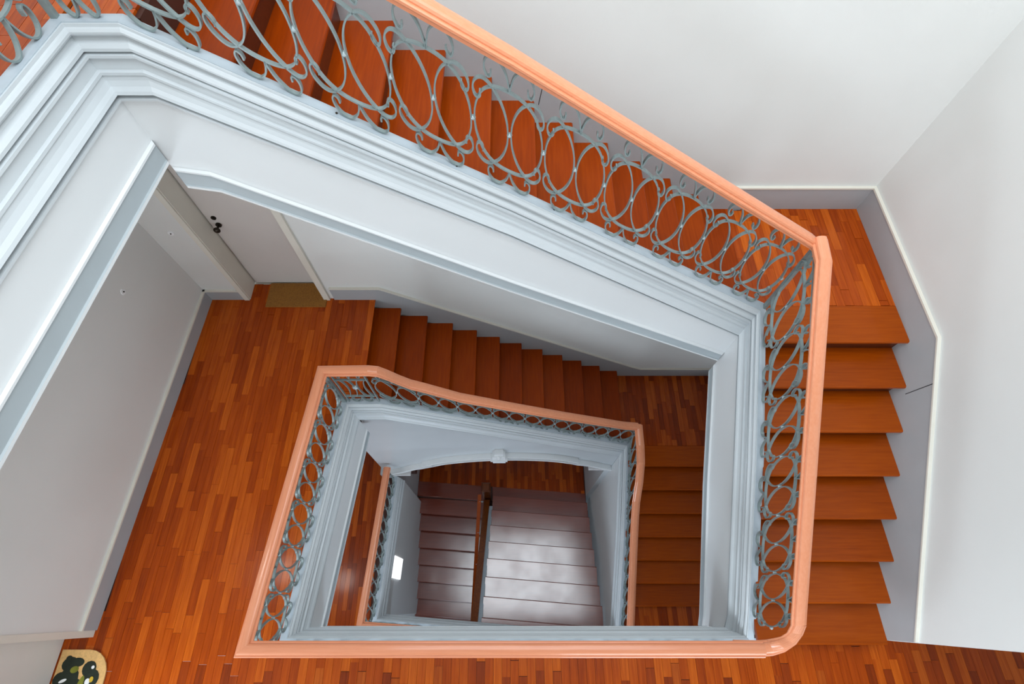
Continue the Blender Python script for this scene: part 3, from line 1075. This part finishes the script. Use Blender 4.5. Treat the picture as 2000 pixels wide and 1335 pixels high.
# upper right flight
r_ = thing('stair_railing', P(1.79, 0.8, 3.7), 'iron scroll railing with salmon handrail beside the upper right flight', 'railing')
stC = [(1.765, 1.80, 3.04, 1.75, 1.80, 2.345), (1.77, 0.92, 3.568, 1.75, 0.92, 2.885), (1.796, -0.05, 4.256, 1.755, -0.05, 3.545), (1.797, -0.125, 4.31, 1.757, -0.125, 3.60)]
runC = Run(stC)
for k in range(-2, 4):
    unit(runC, r_, 1.80 - (1.024 - 0.328 * k), 0.164)
iron_flat(r_, runC)
plate(r_, 4, 7)
post(r_, P(1.768, 1.835, 3.05), P(1.765, 1.835, 2.36), 0.013)
cur = [(1.756, -0.145, 3.575), (1.746, -0.185, 3.66), (1.722, -0.215, 3.75), (1.685, -0.232, 3.81), (1.63, -0.238, 3.845), (1.56, -0.238, 3.86), (1.48, -0.236, 3.865)]
handrail(r_, [(1.75, 1.835, 2.268), (1.75, 1.70, 2.29), (1.75, 0.92, 2.815), (1.755, -0.05, 3.475), (1.757, -0.10, 3.51)])
o = handrail(r_, [(1.757, -0.10, 3.51)] + cur, 'handrail_bend')
o['label'] = 'curved end piece dipping under the front handrail'

# middle floor: front edge and left side
FG = 0.635
r_ = thing('stair_railing', P(0.0, -0.23, 4.37), 'salmon handrail and iron railing across the front edge of the middle floor', 'railing')
runD = Run([(1.62, -0.233, 4.366, 1.56, -0.232, 4.366 - FG), (-1.66, -0.233, 4.366, -1.62, -0.232, 4.366 - FG)])
for k in range(10):
    unit(runD, r_, 0.164 + 0.328 * k, 0.164)
iron_flat(r_, runD)
plate(r_, 7, 8)
hF = 4.366 - FG - 0.064
rc_fl, rc_bl = (-1.637, -0.232, hF), (-1.462, 1.650, hF)
pth = [P(1.585, -0.232, hF), P(*rc_fl), P(*rc_bl)]
mt = mitres(pth)
handrail(r_, [(1.585, -0.232, hF), rc_fl], 'handrail', mt[:2])
r_ = thing('stair_railing', P(-1.56, 0.7, 4.37), 'iron scroll railing with salmon handrail along the left side of the middle floor', 'railing')
runE = Run([(-1.66, -0.225, 4.366, -1.637, -0.225, 4.366 - FG), (-1.482, 1.64, 4.366, -1.462, 1.64, 4.366 - FG)])
for k in range(6):
    unit(runE, r_, 0.16 + 0.3105 * k, 0.155)
iron_flat(r_, runE)
plate(r_, 8, 9)
post(r_, P(-1.484, 1.65, 4.366), P(-1.465, 1.65, 4.366 - FG))
pth2 = [P(*rc_fl), P(*rc_bl), P(-1.13, 1.655, hF)]
handrail(r_, [rc_fl, rc_bl], 'handrail', [mt[1], mitres(pth2)[1]])

# middle floor: rear side and lower rear flight
r_ = thing('stair_railing', P(0.0, 1.73, 5.2), 'iron scroll railing with salmon handrail along the middle rear flight', 'railing')


def mid_h(x):                             # plate height along the lower rear flight
    return 4.366 if x < -1.15 else 4.366 + (x + 1.15) * (6.266 - 4.366) / 2.64


def mid_y(x):
    return 1.655 if x < -1.15 else 1.655 + (x + 1.15) * (1.812 - 1.655) / 2.64


rail_pts = [(-1.462, 1.650, hF), (-1.10, 1.655, hF), (-1.03, 1.658, hF + 0.025), (-0.97, 1.66, hF + 0.10), (-0.90, 1.665, hF + 0.21), (-0.82, 1.67, hF + 0.32), (-0.72, 1.675, hF + 0.405),
            (-0.43, 1.685, 4.33), (0.04, 1.71, 4.645), (0.56, 1.745, 5.00), (1.30, 1.80, 5.49), (1.475, 1.81, 5.56)]


def rail_at(x):
    for a, b_ in zip(rail_pts[:-1], rail_pts[1:]):
        if x <= b_[0]:
            t = (x - a[0]) / (b_[0] - a[0])
            return tuple(p + (q - p) * t for p, q in zip(a, b_))
    return rail_pts[-1]


st = []
for x in (-1.13, -1.05, -0.97, -0.9, -0.82, -0.72, -0.43, 0.04, 0.56, 1.1, 1.48):
    q = rail_at(x)
    st.append((x, mid_y(x), mid_h(x), x, q[1], q[2] + 0.064))
runF = Run(st)
pF = runF.L / 16
for k in range(8):
    unit(runF, r_, pF * (1 + 2 * k), pF)
iron_flat(r_, runF)
plate(r_, 9, 11)
post(r_, P(1.502, 1.815, 6.27), P(1.49, 1.815, 5.61))
v_ = [P(*q) for q in rail_pts]
m_ = MB()
mtF = mitres(v_)
mtF[0] = mitres(pth2)[1]
sweep(m_, v_, mtF, RPROF, None, True)
m_.build('handrail', M['rail'], r_)
# the square corner panel
runP = Run([(-1.46, 1.655, 4.366, -1.45, 1.653, 4.366 - FG), (-1.13, 1.655, 4.366, -1.13, 1.655, 4.366 - FG)])
nrm = runP.normal(0.1)
Lp = runP.L
m_ = MB()
for v in (0.13, 0.50):
    m_.strip([runP.at(0.02, v), runP.at(Lp - 0.02, v)], nrm, BW, 0.009)
for s in (0.03, Lp - 0.03):
    m_.strip([runP.at(s, 0.0), runP.at(s, GN)], nrm, BW, 0.009)
pn = m_.build('corner_panel', M['iron'], r_)
for s in (0.09, 0.15, 0.20, 0.26):
    m_ = MB()
    w = 0.02 if s > 0.17 else -0.02
    m_.strip([runP.at(q, v) for q, v in catmull([(s + w, 0.13), (s, 0.20), (s - w * 0.6, 0.32), (s, 0.44), (s + w, 0.50)], 4)], nrm, BW, BT)
    m_.build('curved_bar', M['iron'], pn)
m_ = MB()
m_.ball(runP.at(Lp / 2, 0.33), 0.03, 1, 0.6, 1)
m_.build('rosette', M['rivet'], pn, True)
for pts in (TOPS, BOTS):
    for sg in (1, -1):
        m_ = MB()
        m_.strip([runP.at(Lp / 2 + sg * u * 0.15, v) for u, v in pts], nrm, BW, BT)
        m_.build('scroll', M['iron'], pn)

# lower right flight
r_ = thing('stair_railing', P(1.5, 0.8, 6.9), 'iron scroll railing with brown curved handrail beside the lower right flight', 'railing')
lr = [(1.475, 1.83, 5.56), (1.48, 1.60, 5.60), (1.48, 1.42, 5.67), (1.485, 1.25, 5.86), (1.485, 1.08, 6.10), (1.485, 0.90, 6.26), (1.482, 0.70, 6.40), (1.475, 0.20, 6.73), (1.46, -0.25, 6.98)]
low = [(1.51, 1.81, 6.27), (1.508, 1.60, 6.40), (1.506, 1.42, 6.52), (1.503, 1.25, 6.63), (1.50, 1.08, 6.735), (1.499, 0.90, 6.84), (1.497, 0.70, 6.955), (1.46, 0.20, 7.18), (1.42, -0.25, 7.38)]
runG = Run([(a[0], a[1], a[2], b_[0], b_[1], b_[2] + 0.064) for a, b_ in zip(low, lr)])
pG = runG.L / 14
for k in range(7):
    unit(runG, r_, pG * (1 + 2 * k), pG)
iron_flat(r_, runG)
plate(r_, 11, 14)
handrail(r_, lr)
# lower floor, left side and front
r_ = thing('stair_railing', P(-1.66, 0.7, 7.42), 'dark iron railing with thin salmon handrail along the lower floor on the left', 'railing')
runH = Run([(-1.705, -0.16, 7.416, -1.69, -0.16, 6.74), (-1.61, 1.63, 7.416, -1.575, 1.60, 6.74)])
for k in range(6):
    unit(runH, r_, 0.15 + 0.298 * k, 0.149)
iron_flat(r_, runH)
plate(r_, 15, 16)
handrail(r_, [(-1.69, -0.19, 6.676), (-1.575, 1.62, 6.676)])
r_ = thing('stair_railing', P(0.0, -0.28, 7.42), 'salmon handrail across the front of the lower floor, almost hidden', 'railing')
handrail(r_, [(1.44, -0.40, 6.68), (-1.69, -0.19, 6.68)])
runI = Run([(1.42, -0.405, 7.416, 1.42, -0.405, 6.74), (-1.70, -0.165, 7.416, -1.69, -0.165, 6.74)])
for k in range(10):
    unit(runI, r_, 0.155 + 0.31 * k, 0.155)
plate(r_, 14, 15)

# ------------------------------------------------------------------ small things
mb = MB()
mb.prism([(-2.44, 2.685), (-1.835, 2.685), (-1.835, 2.965), (-2.44, 2.965)], F1 - 0.014, F1)
tag(mb.build('doormat', M['coir']), 'plain brown coir doormat in front of the white door', 'doormat')

# printed doormat, round corner
mt_ = thing('doormat', P(-3.1, -0.6, F1), 'beige doormat with a dark green printed pattern in the lower left corner', 'doormat')
mb = MB()
ring = [(-3.30, -1.0), (-2.93, -1.0)] + [(-3.10 + 0.17 * math.cos(math.radians(a)), -0.45 + 0.17 * math.sin(math.radians(a))) for a in range(0, 91, 15)] + [(-3.30, -0.28)]
mb.prism(ring, F1 - 0.010, F1)
mb.build('mat_base', M['mat_beige'], mt_)


def blob(m_, cx, cy, rx, ry, h, rot=0, n=14):
    c, s = math.cos(rot), math.sin(rot)
    m_.prism([(cx + rx * math.cos(2 * math.pi * i / n) * c - ry * math.sin(2 * math.pi * i / n) * s, cy + rx * math.cos(2 * math.pi * i / n) * s + ry * math.sin(2 * math.pi * i / n) * c) for i in range(n)], h, F1 - 0.009)


for mats, blobs, h in (('mat_dark', [(-3.215, -0.37, 0.055, 0.045, 0.2), (-3.16, -0.36, 0.05, 0.03, 0.0), (-3.25, -0.47, 0.05, 0.05, 0), (-3.19, -0.46, 0.07, 0.08, 0), (-3.06, -0.40, 0.05, 0.05, 0.3), (-3.03, -0.46, 0.06, 0.06, 0),
                                     (-3.05, -0.56, 0.075, 0.10, 0.1), (-3.14, -0.55, 0.10, 0.09, 0), (-3.22, -0.58, 0.07, 0.07, 0), (-3.12, -0.70, 0.13, 0.12, 0), (-3.23, -0.335, 0.022, 0.018, 0)], F1 - 0.0112),
                       ('mat_green', [(-3.165, -0.405, 0.03, 0.022, 0.2), (-3.215, -0.56, 0.045, 0.028, 0), (-3.095, -0.52, 0.022, 0.08, -0.15), (-3.16, -0.66, 0.05, 0.03, 0)], F1 - 0.0124),
                       ('mat_white', [(-3.035, -0.39, 0.011, 0.011, 0), (-3.225, -0.475, 0.028, 0.010, 0.4), (-3.045, -0.48, 0.018, 0.022, 0)], F1 - 0.0129),
                       ('mat_yellow', [(-3.02, -0.465, 0.014, 0.018, 0)], F1 - 0.0134)):
    m_ = MB()
    for k, q in enumerate(blobs):
        blob(m_, q[0], q[1], q[2], q[3], h - 0.00006 * k, q[4])
    m_.build('mat_print', M[mats], mt_)


def wall_plate(p, n, label):
    t = thing('wall_plate', p, label, 'wall plate')
    m_ = MB()
    m_.cyl(p, p + n * 0.006, 0.026, 0.024, 16)
    m_.build('disc', M['white'], t)
    m_ = MB()
    m_.cyl(p + n * 0.006, p + n * 0.012, 0.006, 0.005, 8)
    m_.build('screw', M['bronze'], t)


wall_plate(P(-2.83, YB, 3.415), ny, 'small round white plate on the rear wall just left of the door')
wall_plate(P(XL(2.21), 2.21, 3.42), nl, 'small round white plate on the left corridor wall')

mb = MB()
yw0, yw1 = 0.36, 0.64
fx = lambda y: SP[15][0] + (SP[16][0] - SP[15][0]) * (y - SP[15][1]) / (SP[16][1] - SP[15][1]) + 0.05
mb.hexa([P(fx(yw0), yw0, 8.33), P(fx(yw0) + 0.02, yw0, 8.33), P(fx(yw1) + 0.02, yw1, 8.33), P(fx(yw1), yw1, 8.33)],
        [P(fx(yw0), yw0, 7.75), P(fx(yw0) + 0.02, yw0, 7.75), P(fx(yw1) + 0.02, yw1, 7.75), P(fx(yw1), yw1, 7.75)])
tag(mb.build('wall_light', M['lit']), 'bright white rectangular wall light beside the bottom left steps', 'wall light')


def ceiling_lamp(p, label):
    t = thing('ceiling_lamp', p, label, 'lamp', 'round ceiling lamps over the left corridors')
    m_ = MB()
    m_.cyl(p, p - Vector((0, 0, 0.02)), 0.165, 0.165, 24)
    m_.build('lamp_base', M['white'], t)
    m_ = MB()
    m_.ball(p - Vector((0, 0, 0.03)), 0.15, 1, 1, 0.4, 20, 10)
    m_.build('lamp_shade', M['lamp'], t, True)


ceiling_lamp(P(-2.86, 0.42, 1.65), 'round white lamp under the top floor over the left corridor')
ceiling_lamp(P(-2.86, 0.42, 5.00), 'round white lamp under the middle floor over the lower corridor')
